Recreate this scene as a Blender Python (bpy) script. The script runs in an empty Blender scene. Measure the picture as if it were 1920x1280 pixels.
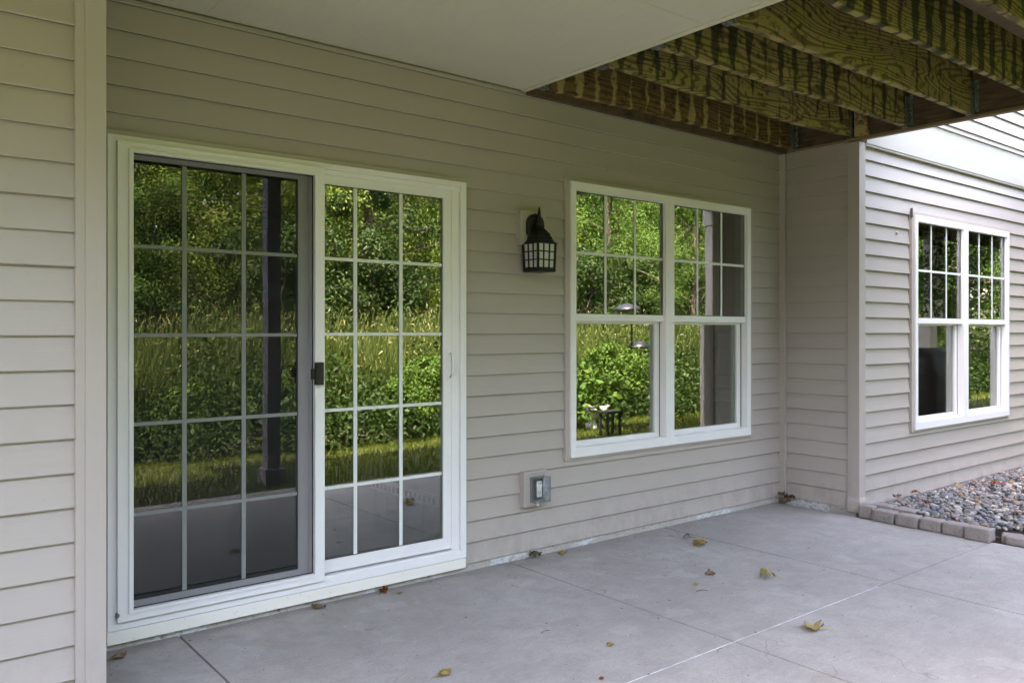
import bpy, bmesh, math, random
import numpy as np
from mathutils import Vector, Matrix

random.seed(7)
C = bpy.context.scene.collection
SC = bpy.context.scene

# ------------------------------------------------------------------ camera
TH = 0.6747
cam = bpy.data.cameras.new('camera'); co = bpy.data.objects.new('camera', cam); C.objects.link(co)
co.location = (0, -3.66, 1.311); co.rotation_euler = (math.pi/2, 0, -TH)
cam.sensor_width = 36; cam.lens = 1541/1920*36; cam.shift_y = -18.8/1920
cam.clip_start = 0.05; cam.clip_end = 600
SC.camera = co

# ------------------------------------------------------------------ sky, sun, exposure
SUN_EL, SUN_AZ = math.radians(62), math.radians(-50)      # sun behind the house, a little to the left
W = bpy.data.worlds.new('World'); SC.world = W; W.use_nodes = True
wn = W.node_tree.nodes; wl = W.node_tree.links
bg = wn['Background']
sky = wn.new('ShaderNodeTexSky'); sky.sky_type = 'NISHITA'; sky.sun_disc = False
sky.sun_elevation = SUN_EL; sky.sun_rotation = SUN_AZ; sky.air_density = 1.0; sky.dust_density = 4.0; sky.ozone_density = .4
wl.new(sky.outputs[0], bg.inputs[0]); bg.inputs[1].default_value = 0.15
sl = bpy.data.lights.new('sun', 'SUN'); sl.energy = 2.9; sl.angle = math.radians(0.5); sl.color = (1, .95, .86)
so = bpy.data.objects.new('sun', sl); C.objects.link(so)
sd = Vector((math.sin(SUN_AZ)*math.cos(SUN_EL), math.cos(SUN_AZ)*math.cos(SUN_EL), math.sin(SUN_EL)))
so.rotation_euler = sd.to_track_quat('Z', 'Y').to_euler(); so.location = sd*30
SC.view_settings.view_transform = 'Standard'; SC.view_settings.look = 'None'
SC.view_settings.gamma = 1; SC.view_settings.use_curve_mapping = False
SC.view_settings.exposure = 4.45
SC.view_settings.use_white_balance = True
SC.view_settings.white_balance_temperature = 8000; SC.view_settings.white_balance_tint = 20

# ------------------------------------------------------------------ node helpers
class N:
    def __init__(s, name):
        s.m = bpy.data.materials.new(name); s.m.use_nodes = True
        s.t = s.m.node_tree; s.n = s.t.nodes; s.l = s.t.links
        s.b = s.n['Principled BSDF']; s.out = s.n['Material Output']
    def new(s, typ, **kw):
        x = s.n.new(typ)
        for k, v in kw.items(): setattr(x, k, v)
        return x
    def link(s, a, b): s.l.new(a, b)
    def pos(s, scale=(1,1,1), obj=False):
        if obj: src = s.new('ShaderNodeTexCoord').outputs['Object']
        else: src = s.new('ShaderNodeNewGeometry').outputs['Position']
        mp = s.new('ShaderNodeMapping'); mp.inputs['Scale'].default_value = scale
        s.link(src, mp.inputs[0]); return mp.outputs[0]
    def noise(s, vec, scale, detail=4, rough=.55, dist=0):
        x = s.new('ShaderNodeTexNoise'); x.inputs['Scale'].default_value = scale
        x.inputs['Detail'].default_value = detail; x.inputs['Roughness'].default_value = rough
        x.inputs['Distortion'].default_value = dist
        s.link(vec, x.inputs['Vector']); return x.outputs[0]
    def ramp(s, fac, stops):
        x = s.new('ShaderNodeValToRGB'); e = x.color_ramp.elements
        while len(e) < len(stops): e.new(.5)
        for i, (p, c) in enumerate(stops):
            e[i].position = p; e[i].color = (*c, 1) if hasattr(c, '__len__') else (c, c, c, 1)
        s.link(fac, x.inputs[0]); return x.outputs[0]
    def mix(s, fac, a, b, mode='MIX'):
        x = s.new('ShaderNodeMix', data_type='RGBA', blend_type=mode)
        for i, v in ((0, fac), (6, a), (7, b)):
            if isinstance(v, (int, float)): x.inputs[i].default_value = v if i == 0 else (v, v, v, 1)
            elif isinstance(v, tuple): x.inputs[i].default_value = (*v, 1)
            else: s.link(v, x.inputs[i])
        return x.outputs[2]
    def math(s, op, a, b=0, c=None, clamp=False):
        x = s.new('ShaderNodeMath', operation=op, use_clamp=clamp)
        for i, v in enumerate((a, b) if c is None else (a, b, c)):
            if isinstance(v, (int, float)): x.inputs[i].default_value = v
            else: s.link(v, x.inputs[i])
        return x.outputs[0]
    def bump(s, h, dist, strength=1):
        x = s.new('ShaderNodeBump'); x.inputs['Strength'].default_value = strength
        x.inputs['Distance'].default_value = dist
        s.link(h, x.inputs['Height']); s.link(x.outputs[0], s.b.inputs['Normal']); return x
    def set(s, color=None, rough=None, spec=None, metal=None):
        for k, v in (('Base Color', color), ('Roughness', rough), ('Specular IOR Level', spec), ('Metallic', metal)):
            if v is None: continue
            i = s.b.inputs[k]
            if isinstance(v, (int, float)): i.default_value = v
            elif isinstance(v, tuple): i.default_value = (*v, 1)
            else: s.link(v, i)
        return s
    def objrand(s): return s.new('ShaderNodeObjectInfo').outputs['Random']
    def island(s): return s.new('ShaderNodeNewGeometry').outputs['Random Per Island']
    def xyz(s, vec):
        x = s.new('ShaderNodeSeparateXYZ'); s.link(vec, x.inputs[0]); return x.outputs

def vinyl(name, col, rough=.42, axis=0):
    m = N(name)
    sc = [1,1,1]; sc[axis] = .06
    g = m.noise(m.pos(tuple(sc)), 130, 5, .65)
    big = m.noise(m.pos(), 1.3, 3)
    r = m.objrand()
    c = m.mix(m.math('MULTIPLY', big, .5), tuple(v*1.05 for v in col), tuple(v*.9 for v in col))
    c = m.mix(m.math('MULTIPLY', r, .10), c, tuple(v*.75 for v in col))
    spots = m.ramp(m.noise(m.pos((1,1,.6)), 55, 3), [(.70, 0), (.76, 1)])
    c = m.mix(m.math('MULTIPLY', spots, .22), c, tuple(v*.5 for v in col))
    zz = m.xyz(m.pos())[2]
    low = m.math('SUBTRACT', 1.0, m.math('DIVIDE', zz, .34), clamp=True)
    dirt = m.math('MULTIPLY', low, m.ramp(m.noise(m.pos((1,1,.7)), 9, 6, .75), [(.42,0),(.68,1)]))
    c = m.mix(m.math('MULTIPLY', dirt, .55), c, tuple(v*.52 for v in col))
    m.set(c, rough, .4)
    m.bump(g, .0007, .7)
    return m.m
M = {}
M['siding'] = vinyl('siding_vinyl', (.405, .360, .329))
M['siding_side'] = vinyl('siding_vinyl_side', (.405, .360, .329), axis=1)
M['trim'] = vinyl('trim_vinyl', (.415, .369, .337), .4, axis=2)

m = N('painted_lap_shade'); m.set(m.mix(m.noise(m.pos(), 30, 3), (.10,.09,.078), (.17,.15,.13)), .9); M['lapshade'] = m.m  # dark tone painted as the shade line under each siding lap
m = N('white_vinyl'); n1 = m.noise(m.pos(), 6, 4); n2 = m.ramp(m.noise(m.pos(), 85, 3), [(.66, 0), (.75, 1)])
c = m.mix(n1, (.81,.80,.80), (.75,.74,.735)); c = m.mix(m.math('MULTIPLY', n2, .25), c, (.35,.32,.26))
m.set(c, .32, .45); m.bump(m.noise(m.pos(), 40, 2), .0004, .5); M['white'] = m.m
m = N('muntin_white'); m.set(m.mix(m.noise(m.pos(), 9, 2), (.74,.76,.74), (.66,.69,.67)), .4); M['muntin'] = m.m
m = N('painted_sill'); c = m.mix(m.noise(m.pos((.2,1,1)), 14, 5), (.82,.795,.72), (.75,.725,.67))
c = m.mix(m.math('MULTIPLY', m.ramp(m.noise(m.pos(), 60, 3), [(.64,0),(.72,1)]), .4), c, (.4,.33,.2))
m.set(c, .5); m.bump(m.noise(m.pos((.05,1,1)), 90, 4), .0008, .6); M['sill'] = m.m
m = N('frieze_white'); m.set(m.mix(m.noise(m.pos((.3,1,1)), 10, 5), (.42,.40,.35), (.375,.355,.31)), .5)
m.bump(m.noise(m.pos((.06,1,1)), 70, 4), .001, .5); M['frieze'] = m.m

# concrete slab
m = N('concrete'); p = m.pos()
a = m.noise(p, 1.1, 6, .6); b = m.noise(p, 7, 6, .65, .6); f = m.noise(p, 160, 3, .7); st = m.noise(m.pos((.6, 2.4, 1)), 20, 6, .75, .6)
c = m.mix(m.ramp(a, [(.3,0),(.7,1)]), (.27,.254,.233), (.366,.347,.322))
c = m.mix(m.math('MULTIPLY', m.ramp(b, [(.42,0),(.70,1)]), .6), c, (.235,.218,.203))
c = m.mix(m.math('MULTIPLY', m.ramp(st, [(.5,0),(.72,1)]), .28), c, (.45,.437,.42))
rust = m.ramp(m.noise(p, 1.9, 5, .6, .4), [(.60,0),(.72,1)])
c = m.mix(m.math('MULTIPLY', rust, .34), c, (.27,.215,.165))
c = m.mix(m.math('MULTIPLY', m.ramp(m.noise(p, 75, 2, .6), [(.52,0),(.66,1)]), .26), c, (.17,.16,.15))
vo = m.new('ShaderNodeTexVoronoi', feature='DISTANCE_TO_EDGE'); vo.inputs['Scale'].default_value = .75
wp = m.new('ShaderNodeVectorMath', operation='ADD'); m.link(p, wp.inputs[0]); nz = m.new('ShaderNodeTexNoise'); nz.inputs['Scale'].default_value = 3.5; m.link(p, nz.inputs['Vector'])
m.link(nz.outputs[1], wp.inputs[1]); m.link(wp.outputs[0], vo.inputs['Vector'])
crack = m.math('MULTIPLY', m.ramp(vo.outputs[0], [(.0,1),(.005,0)]), m.ramp(m.noise(p, .9, 2), [(.54,0),(.60,1)]))
c = m.mix(m.math('MULTIPLY', crack, .55), c, (.12,.10,.085))
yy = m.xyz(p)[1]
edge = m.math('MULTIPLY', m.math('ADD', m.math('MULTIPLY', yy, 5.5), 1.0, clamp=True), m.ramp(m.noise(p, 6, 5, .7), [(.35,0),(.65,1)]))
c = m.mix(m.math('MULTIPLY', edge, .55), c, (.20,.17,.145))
patch = m.ramp(m.noise(p, 3.2, 4, .55, .3), [(.60,0),(.645,1)])
c = m.mix(m.math('MULTIPLY', patch, .22), c, (.45,.44,.425))
c = m.mix(m.math('MULTIPLY', m.ramp(f, [(.56,0),(.68,1)]), .48), c, (.16,.152,.142))
c = m.mix(m.math('MULTIPLY', m.ramp(m.noise(p, 38, 2), [(.69,0),(.735,1)]), .55), c, (.13,.115,.10))
c = m.mix(m.math('MULTIPLY', m.ramp(m.noise(p, 52, 2), [(.715,0),(.75,1)]), .5), c, (.6,.6,.6))
m.set(c, .78, .3); m.bump(m.math('ADD', m.math('MULTIPLY', f, .4), m.math('MULTIPLY', st, .8)), .003, .5); M['concrete'] = m.m
m = N('joint_dark'); m.set((.07,.065,.06), .9); M['joint'] = m.m
m = N('joint_filler'); m.set(m.mix(m.ramp(m.noise(m.pos(), 14, 4), [(.42,0),(.55,1)]), (.62,.62,.62), (.45,.445,.44)), .9); M['filler'] = m.m
# foundation with peeling paint
m = N('foundation_paint'); p = m.pos((1,1,1.6))
c = m.mix(m.ramp(m.noise(m.pos((1,1,.1)), 2.2, 3), [(.44,0),(.5,1)]), (.52,.545,.57), (.40,.375,.34))
c = m.mix(m.ramp(m.noise(p, 26, 5, .7), [(.50,0),(.55,1)]), c, (.38,.345,.31))
c = m.mix(m.ramp(m.noise(p, 36, 5, .7, .5), [(.61,0),(.66,1)]), c, (.07,.06,.055))
zz = m.xyz(m.pos())[2]
m.set(c, .85); m.bump(m.noise(p, 45, 4), .004, .8); M['found'] = m.m
# soffit board, wood-grain fibre cement
m = N('soffit_paint'); g = m.noise(m.pos((1, .1, 1)), 60, 5, .6, 1.2)
c = m.mix(m.noise(m.pos(), 2.2, 4), (.60,.575,.475), (.54,.515,.42)); c = m.mix(m.math('MULTIPLY', m.ramp(g, [(.45,0),(.6,1)]), .14), c, (.40,.375,.30))
m.set(c, .6); m.bump(g, .001, .5); M['soffit'] = m.m

# pressure treated joists: contour-line grain, algae, drip stains under every board gap
def joist_mat(name, base, algae, dark, stripe, invert=False, stripe_w=.17):
    m = N(name); x, y, z = m.xyz(m.pos())
    r = m.objrand()
    off = m.math('MULTIPLY', r, 37.0)
    cb = m.new('ShaderNodeCombineXYZ'); m.link(m.math('ADD', m.math('MULTIPLY', x, .75), off), cb.inputs[0])
    m.link(m.math('MULTIPLY', y, .7), cb.inputs[1]); m.link(m.math('MULTIPLY', z, 4.2), cb.inputs[2])
    field = m.noise(cb.outputs[0], 1.15, 2, .4)
    ring = m.math('SINE', m.math('MULTIPLY', m.math('ADD', m.math('MULTIPLY', field, m.math('MULTIPLY_ADD', m.math('FRACT', m.math('MULTIPLY', r, 7.3)), .75, .30)), m.math('MULTIPLY', z, 1.5)), 150))
    ring = m.ramp(m.math('MULTIPLY_ADD', ring, .5, .5), [(.10, 1), (.50, 0)])
    cb2 = m.new('ShaderNodeCombineXYZ'); m.link(m.math('ADD', x, off), cb2.inputs[0]); m.link(y, cb2.inputs[1]); m.link(m.math('MULTIPLY', z, 1.3), cb2.inputs[2])
    blot = m.noise(cb2.outputs[0], 4, 5, .65, .5); lvl = m.math('MULTIPLY', m.math('SUBTRACT', r, .40), .34)
    c = m.mix(m.ramp(blot, [(.42,0),(.60,1)]), base, algae)
    c = m.mix(m.math('MULTIPLY', ring, .72), c, dark)
    # drip stripes: one per deck-board gap, 145 mm apart
    wob = m.math('MULTIPLY', m.noise(cb2.outputs[0], 9, 4, .65), .07)
    ph = m.math('FRACT', m.math('DIVIDE', m.math('ADD', m.math('SUBTRACT', x, 3.788-.0735), m.math('SUBTRACT', wob, .035)), .147))
    d = m.math('ABSOLUTE', m.math('SUBTRACT', ph, .5))
    zt = m.math('DIVIDE', m.math('SUBTRACT', z, 2.70), .286)
    wid = m.math('ADD', m.math('MULTIPLY', m.math('SUBTRACT', m.noise(cb2.outputs[0], 2.6, 3), .5), .95), stripe_w)
    wid = m.math('ADD', m.math('ADD', wid, lvl) if not invert else wid, m.math('MULTIPLY', m.math('SUBTRACT', zt, .5), .16 if not invert else -.02))
    s = m.math('DIVIDE', m.math('SUBTRACT', wid, d), .10, clamp=True)
    s = m.math('MULTIPLY', s, m.math('ADD', m.math('MULTIPLY', m.noise(cb2.outputs[0], 11, 4), .7), .55), clamp=True)
    c = m.mix(m.math('MULTIPLY', s, .93), c, stripe)
    mould = m.ramp(m.noise(cb2.outputs[0], 23, 4), [(.54,0),(.66,1)])
    c = m.mix(m.math('MULTIPLY', mould, .75), c, (.02,.02,.012))
    m.set(c, .75, .25)
    m.bump(m.math('ADD', m.math('MULTIPLY', ring, -.6), m.noise(cb2.outputs[0], 60, 3)), .003, .7)
    return m.m
M['joist'] = joist_mat('algae_joist', (.33,.235,.115), (.28,.25,.08), (.065,.045,.022), (.016,.016,.009))
M['joist_dark'] = joist_mat('stained_joist', (.17,.10,.045), (.15,.095,.04), (.06,.032,.015), (.40,.30,.13), True, .13)
m = N('ledger_wood'); g = m.noise(m.pos((1,.06,1)), 55, 5, .7, 1); c = m.mix(m.ramp(g, [(.4,0),(.62,1)]), (.12,.072,.04), (.055,.034,.02))
c = m.mix(m.ramp(m.noise(m.pos(), 6, 5), [(.5,0),(.65,1)]), c, (.03,.022,.015)); m.set(c, .8); m.bump(g, .003, .6); M['ledger'] = m.m
m = N('ledger_edge_wood'); g = m.noise(m.pos((1,.06,1)), 70, 5, .7, 1); m.set(m.mix(g, (.30,.21,.12), (.13,.085,.05)), .75); m.bump(g, .002, .6); M['ledger_edge'] = m.m
m = N('deck_board_composite'); g = m.noise(m.pos((1,.05,1)), 60, 5, .7, .5); r = m.objrand()
c = m.mix(r, (.25,.18,.14), (.19,.14,.11)); c = m.mix(m.math('MULTIPLY', m.ramp(g, [(.45,0),(.6,1)]), .5), c, (.10,.075,.06)); m.set(c, .7); m.bump(g, .002, .5); M['board'] = m.m
m = N('galvanised'); c = m.mix(m.ramp(m.noise(m.pos(), 60, 4), [(.45,0),(.6,1)]), (.20,.22,.21), (.07,.09,.08)); m.set(c, .55, .5, .5); M['galv'] = m.m
m = N('black_metal'); m.set((.007,.0065,.008), .5, .35); m.bump(m.noise(m.pos(), 260, 3), .0012, .6); M['black'] = m.m
m = N('frosted_pane'); m.set(m.mix(m.noise(m.pos((1,1,.4)), 60, 4), (.60,.61,.62), (.47,.48,.49)), .35, .5); M['frost'] = m.m
m = N('black_plastic'); m.set((.012,.013,.018), .35); M['blackp'] = m.m
m = N('receptacle_plastic'); m.set((.78,.78,.70), .4); M['recept'] = m.m
m = N('dark_slot'); m.set((.01,.01,.01), .8); M['slot'] = m.m
m = N('edging_stone'); p = m.pos(obj=True); c = m.mix(m.noise(p, 12, 6, .7), (.29,.255,.235), (.20,.185,.175))
c = m.mix(m.math('MULTIPLY', m.ramp(m.noise(p, 95, 3), [(.56,0),(.68,1)]), .7), c, (.09,.08,.075)); c = m.mix(m.math('MULTIPLY', m.objrand(), .3), c, (.26,.21,.18))
m.set(c, .9); m.bump(m.noise(p, 70, 5, .7), .006, .8); M['block'] = m.m
m = N('river_pebble'); r = m.island()
c = m.ramp(r, [(0, (.16,.165,.175)), (.22, (.25,.245,.24)), (.36, (.27,.19,.145)), (.50, (.10,.11,.125)), (.64, (.38,.345,.30)), (.76, (.20,.125,.095)), (.86,(.14,.155,.17)), (.97, (.50,.47,.43))])
m.n[-1].color_ramp.interpolation = 'CONSTANT'
c = m.mix(m.math('MULTIPLY', m.noise(m.pos(), 120, 4), .5), c, (.10,.10,.10)); m.set(c, .65, .4); m.bump(m.noise(m.pos(), 160, 3), .002, .5); M['pebble'] = m.m
m = N('soil'); m.set(m.mix(m.noise(m.pos(), 20, 5), (.10,.08,.06), (.05,.042,.033)), .95); M['soil'] = m.m

# glazing: reflective coated double glazing with slight roller-wave
m = N('coated_glass'); m.n.remove(m.b)
tr = m.new('ShaderNodeBsdfTransparent'); tr.inputs[0].default_value = (.62,.66,.64,1)
gl = m.new('ShaderNodeBsdfGlossy'); gl.inputs['Roughness'].default_value = 0.0; gl.inputs[0].default_value = (.95,.97,.94,1)
fr = m.new('ShaderNodeFresnel'); fr.inputs[0].default_value = 1.5
bp = m.new('ShaderNodeBump'); bp.inputs['Strength'].default_value = .07; bp.inputs['Distance'].default_value = .004
m.link(m.noise(m.pos(), 2.3, 1), bp.inputs['Height']); m.link(bp.outputs[0], gl.inputs['Normal'])
mx = m.new('ShaderNodeMixShader'); m.link(m.math('MULTIPLY_ADD', fr.outputs[0], .60, .19), mx.inputs[0])
m.link(tr.outputs[0], mx.inputs[1]); m.link(gl.outputs[0], mx.inputs[2]); m.link(mx.outputs[0], m.out.inputs[0]); M['glass'] = m.m
m = N('insect_mesh'); m.n.remove(m.b)
tr = m.new('ShaderNodeBsdfTransparent'); df = m.new('ShaderNodeBsdfDiffuse'); df.inputs[0].default_value = (.022,.023,.026,1)
x_, y_, z_ = m.xyz(m.pos())
wv = m.math('MULTIPLY', m.noise(m.pos((1,1,.1)), 120, 2), .10)
mx = m.new('ShaderNodeMixShader'); m.link(m.math('ADD', wv, .37), mx.inputs[0])
m.link(tr.outputs[0], mx.inputs[1]); m.link(df.outputs[0], mx.inputs[2]); m.link(mx.outputs[0], m.out.inputs[0]); M['mesh'] = m.m
m = N('clear_plastic'); m.n.remove(m.b)
tr = m.new('ShaderNodeBsdfTransparent'); tr.inputs[0].default_value = (.86,.88,.9,1); gl = m.new('ShaderNodeBsdfGlossy'); gl.inputs['Roughness'].default_value = .12
df = m.new('ShaderNodeBsdfDiffuse'); df.inputs[0].default_value = (.5,.53,.57,1)
m1 = m.new('ShaderNodeMixShader'); m1.inputs[0].default_value = .55; m.link(gl.outputs[0], m1.inputs[1]); m.link(df.outputs[0], m1.inputs[2])
lw = m.new('ShaderNodeLayerWeight'); lw.inputs[0].default_value = .35
mx = m.new('ShaderNodeMixShader'); m.link(m.math('MULTIPLY_ADD', lw.outputs[1], .6, .09), mx.inputs[0])
m.link(tr.outputs[0], mx.inputs[1]); m.link(m1.outputs[0], mx.inputs[2]); m.link(mx.outputs[0], m.out.inputs[0]); M['clear'] = m.m

def leafmat(name, cols, trans=.35, rough=.5):
    m = N(name); m.n.remove(m.b)
    r = m.island()
    c = m.ramp(r, [(i/(len(cols)-1), k) for i, k in enumerate(cols)])
    df = m.new('ShaderNodeBsdfDiffuse'); tl = m.new('ShaderNodeBsdfTranslucent'); gs = m.new('ShaderNodeBsdfGlossy'); gs.inputs['Roughness'].default_value = rough
    m.link(c, df.inputs[0]); m.link(m.mix(1.0, c, (1.25,1.2,.5), 'MULTIPLY'), tl.inputs[0])
    gs.inputs[0].default_value = (.5,.5,.45,1)
    a = m.new('ShaderNodeMixShader'); a.inputs[0].default_value = trans; m.link(df.outputs[0], a.inputs[1]); m.link(tl.outputs[0], a.inputs[2])
    b = m.new('ShaderNodeMixShader'); b.inputs[0].default_value = .02; m.link(a.outputs[0], b.inputs[1]); m.link(gs.outputs[0], b.inputs[2])
    m.link(b.outputs[0], m.out.inputs[0]); return m.m
M['leaf_bright'] = leafmat('willow_leaves', [(.055,.11,.016), (.08,.14,.02), (.12,.155,.03), (.04,.085,.014)], .16)
M['leaf_mid'] = leafmat('broad_leaves', [(.03,.085,.014), (.045,.105,.017), (.07,.12,.02), (.02,.06,.012)], .16)
M['leaf_dark'] = leafmat('dark_leaves', [(.012,.033,.009), (.019,.045,.011), (.028,.056,.013), (.009,.022,.007)], .2)
M['grass'] = leafmat('lawn_blades', [(.06,.10,.015), (.085,.125,.019), (.105,.13,.024), (.048,.082,.013)], .3)
M['reed'] = leafmat('reed_blades', [(.03,.06,.012), (.05,.085,.02), (.075,.105,.03), (.02,.04,.01)], .3)
M['seed'] = leafmat('reed_heads', [(.13,.155,.06), (.19,.20,.085), (.10,.13,.04), (.25,.25,.13)], .3)
m = N('bark'); m.set(m.mix(m.ramp(m.noise(m.pos((1,1,.25)), 22, 5, .7), [(.4,0),(.6,1)]), (.11,.085,.065), (.045,.036,.03)), .9); m.bump(m.noise(m.pos((1,1,.25)), 22, 4), .02); M['bark'] = m.m
m = N('lawn_ground'); m.set(m.mix(m.noise(m.pos(), 9, 6), (.035,.05,.014), (.05,.058,.022)), .95); M['lawn'] = m.m
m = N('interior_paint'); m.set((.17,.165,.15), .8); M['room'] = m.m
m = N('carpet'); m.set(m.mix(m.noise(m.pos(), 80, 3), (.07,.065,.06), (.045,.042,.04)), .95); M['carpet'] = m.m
m = N('oak_panel'); m.set(m.mix(m.noise(m.pos((1,.4,1)), 30, 4), (.72,.40,.13), (.58,.30,.09)), .5); M['oak'] = m.m
m = N('curtain_cloth'); m.set((.42,.42,.38), .9); M['cloth'] = m.m
m = N('dark_cover'); m.set((.012,.012,.015), .55); m.bump(m.noise(m.pos(), 9, 4), .03, .6); M['cover'] = m.m
m = N('roof_shingle'); m.set(m.mix(m.noise(m.pos(), 12, 4), (.09,.08,.075), (.05,.045,.043)), .9); M['roof'] = m.m
m = N('dark_timber'); m.set(m.mix(m.noise(m.pos((1,1,.08)), 30, 4), (.20,.19,.21), (.13,.125,.14)), .8); M['post'] = m.m
def dryleaf(name, a, b):
    m = N(name); p = m.pos(obj=True); c = m.mix(m.ramp(m.noise(p, 45, 4), [(.35,0),(.65,1)]), a, b); m.set(c, .6, .3); m.bump(m.noise(p, 140, 4), .003, .8); return m.m
M['l_yellow'] = dryleaf('yellow_leaf', (.52,.38,.13), (.32,.22,.075)); M['l_brown'] = dryleaf('brown_leaf', (.20,.12,.065), (.10,.06,.035))
M['l_tan'] = dryleaf('tan_leaf', (.36,.27,.16), (.20,.14,.08)); M['l_rust'] = dryleaf('rust_leaf', (.34,.10,.03), (.18,.055,.02)); M['l_green'] = dryleaf('greenish_leaf', (.16,.16,.07), (.09,.075,.04))
M['l_pale'] = dryleaf('pale_yellow_leaf', (.58,.50,.23), (.40,.31,.12))

# ------------------------------------------------------------------ mesh helpers
def empty(name, loc=(0,0,0), rotz=0):
    o = bpy.data.objects.new(name, None); C.objects.link(o); o.location = loc; o.rotation_euler = (0,0,rotz)
    o.empty_display_size = .1; return o
def tag(o, label=None, cat=None, group=None, kind=None):
    for k, v in (('label', label), ('category', cat), ('group', group), ('kind', kind)):
        if v: o[k] = v
    return o
PEND = []
def link(name, me, mat, parent=None, smooth=False):
    if mat and not me.materials: me.materials.append(mat)
    o = bpy.data.objects.new(name, me); C.objects.link(o)
    if parent is not None:
        o.parent = parent; PEND.append((o, parent))
    if smooth:
        me.polygons.foreach_set('use_smooth', [True]*len(me.polygons))
    return o
def bm_obj(name, bm, mat, parent=None, smooth=False, bevel=0, seg=1):
    if bevel:
        es = [e for e in bm.edges if e.is_manifold and e.calc_face_angle(0) > .5]
        bmesh.ops.bevel(bm, geom=es, offset=bevel, segments=seg, affect='EDGES', profile=.5, clamp_overlap=True)
    bmesh.ops.recalc_face_normals(bm, faces=bm.faces[:])
    me = bpy.data.meshes.new(name); bm.to_mesh(me); bm.free()
    return link(name, me, mat, parent, smooth)
def addbox(bm, x0, x1, y0, y1, z0, z1):
    v = [bm.verts.new((x, y, z)) for x in (x0, x1) for y in (y0, y1) for z in (z0, z1)]
    for f in ((0,1,3,2), (4,6,7,5), (0,4,5,1), (2,3,7,6), (0,2,6,4), (1,5,7,3)): bm.faces.new([v[i] for i in f])
def box(name, x0, x1, y0, y1, z0, z1, mat, parent=None, bevel=.0015, label=None):
    bm = bmesh.new(); addbox(bm, x0, x1, y0, y1, z0, z1)
    o = bm_obj(name, bm, mat, parent, bevel=bevel)
    if label: o['label'] = label
    return o
def boxes(name, L, mat, parent=None, bevel=.0015):
    bm = bmesh.new()
    for b in L: addbox(bm, *b)
    return bm_obj(name, bm, mat, parent, bevel=bevel)
def ring(name, x0, x1, y0, y1, z0, z1, wl_, wr, wb, wt, mat, parent, bevel=.0015):
    """a rectangular frame in the XZ plane, mitred corners, one mesh"""
    bm = bmesh.new(); loops = []
    for y in (y0, y1):
        o = [bm.verts.new(p) for p in ((x0,y,z0), (x1,y,z0), (x1,y,z1), (x0,y,z1))]
        i = [bm.verts.new(p) for p in ((x0+wl_,y,z0+wb), (x1-wr,y,z0+wb), (x1-wr,y,z1-wt), (x0+wl_,y,z1-wt))]
        loops.append((o, i))
    (o0, i0), (o1, i1) = loops
    for k in range(4):
        j = (k+1) % 4
        bm.faces.new((o0[k], o0[j], i0[j], i0[k])); bm.faces.new((o1[k], i1[k], i1[j], o1[j]))
        bm.faces.new((o0[k], o1[k], o1[j], o0[j])); bm.faces.new((i0[k], i0[j], i1[j], i1[k]))
    return bm_obj(name, bm, mat, parent, bevel=bevel)
def lathe(bm, prof, cx, cy, seg=16):
    rings = []
    for r, z in prof: rings.append([bm.verts.new((cx+r*math.cos(2*math.pi*k/seg), cy+r*math.sin(2*math.pi*k/seg), z)) for k in range(seg)])
    for a, b in zip(rings, rings[1:]):
        for k in range(seg): bm.faces.new((a[k], a[(k+1)%seg], b[(k+1)%seg], b[k]))
    bm.faces.new(rings[0][::-1]); bm.faces.new(rings[-1])
def tube(bm, pts, radii, seg=6):
    rings = []
    for i, p in enumerate(pts):
        p = Vector(p); a = Vector(pts[max(i-1,0)]); b = Vector(pts[min(i+1,len(pts)-1)])
        t = (b-a).normalized(); u = t.orthogonal().normalized(); w = t.cross(u)
        rings.append([bm.verts.new(p + radii[i]*(u*math.cos(2*math.pi*k/seg)+w*math.sin(2*math.pi*k/seg))) for k in range(seg)])
    for a, b in zip(rings, rings[1:]):
        for k in range(seg): bm.faces.new((a[k], a[(k+1)%seg], b[(k+1)%seg], b[k]))
    bm.faces.new(rings[0][::-1]); bm.faces.new(rings[-1])
def fastmesh(name, V, F):
    """numpy quads/tris -> mesh"""
    me = bpy.data.meshes.new(name); V = np.asarray(V, np.float32); F = np.asarray(F, np.int32)
    k = F.shape[1]
    me.vertices.add(len(V)); me.vertices.foreach_set('co', V.ravel())
    me.loops.add(F.size); me.loops.foreach_set('vertex_index', F.ravel())
    me.polygons.add(len(F)); me.polygons.foreach_set('loop_start', np.arange(0, F.size, k, dtype=np.int32))
    me.update(calc_edges=True); me.validate(); return me

# ================================================================== SETTING
# one lawn sheet to the horizon (the patio and the gravel bed lie above it)
bm = bmesh.new(); v = [bm.verts.new(p) for p in ((-250,-250,-.06), (250,-250,-.06), (250,250,-.06), (-250,250,-.06))]; bm.faces.new(v)
tag(bm_obj('lawn', bm, M['lawn']), 'mown green lawn beyond the concrete patio, reflected in the glass', kind='structure')

# patio: separate slabs in one bed
pat = box('patio', -6.0, 5.535, -2.75, .03, -.10, -.02, M['joint'], bevel=0)
tag(pat, 'grey concrete patio in tooled slabs along the house wall', kind='structure')
XS = [-6.0, -2.3, 1.093, 2.907, 4.229, 5.535]; YS = [.012, -1.531, -2.75]
for i in range(5):
    for j in range(2):
        g = .0046; gy = .0036
        y1 = YS[j]-(gy if j else 0); y0 = YS[j+1]+(gy if j == 0 else 0)
        box('concrete_slab', XS[i]+g, XS[i+1]-g, y0, y1, -.0205, random.uniform(-.0006, .0006), M['concrete'], pat, bevel=.0028)
box('joint_filler', -2.0, 4.12, -1.5345, -1.5275, -.0199, -.0014, M['filler'], pat, bevel=0)

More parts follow.
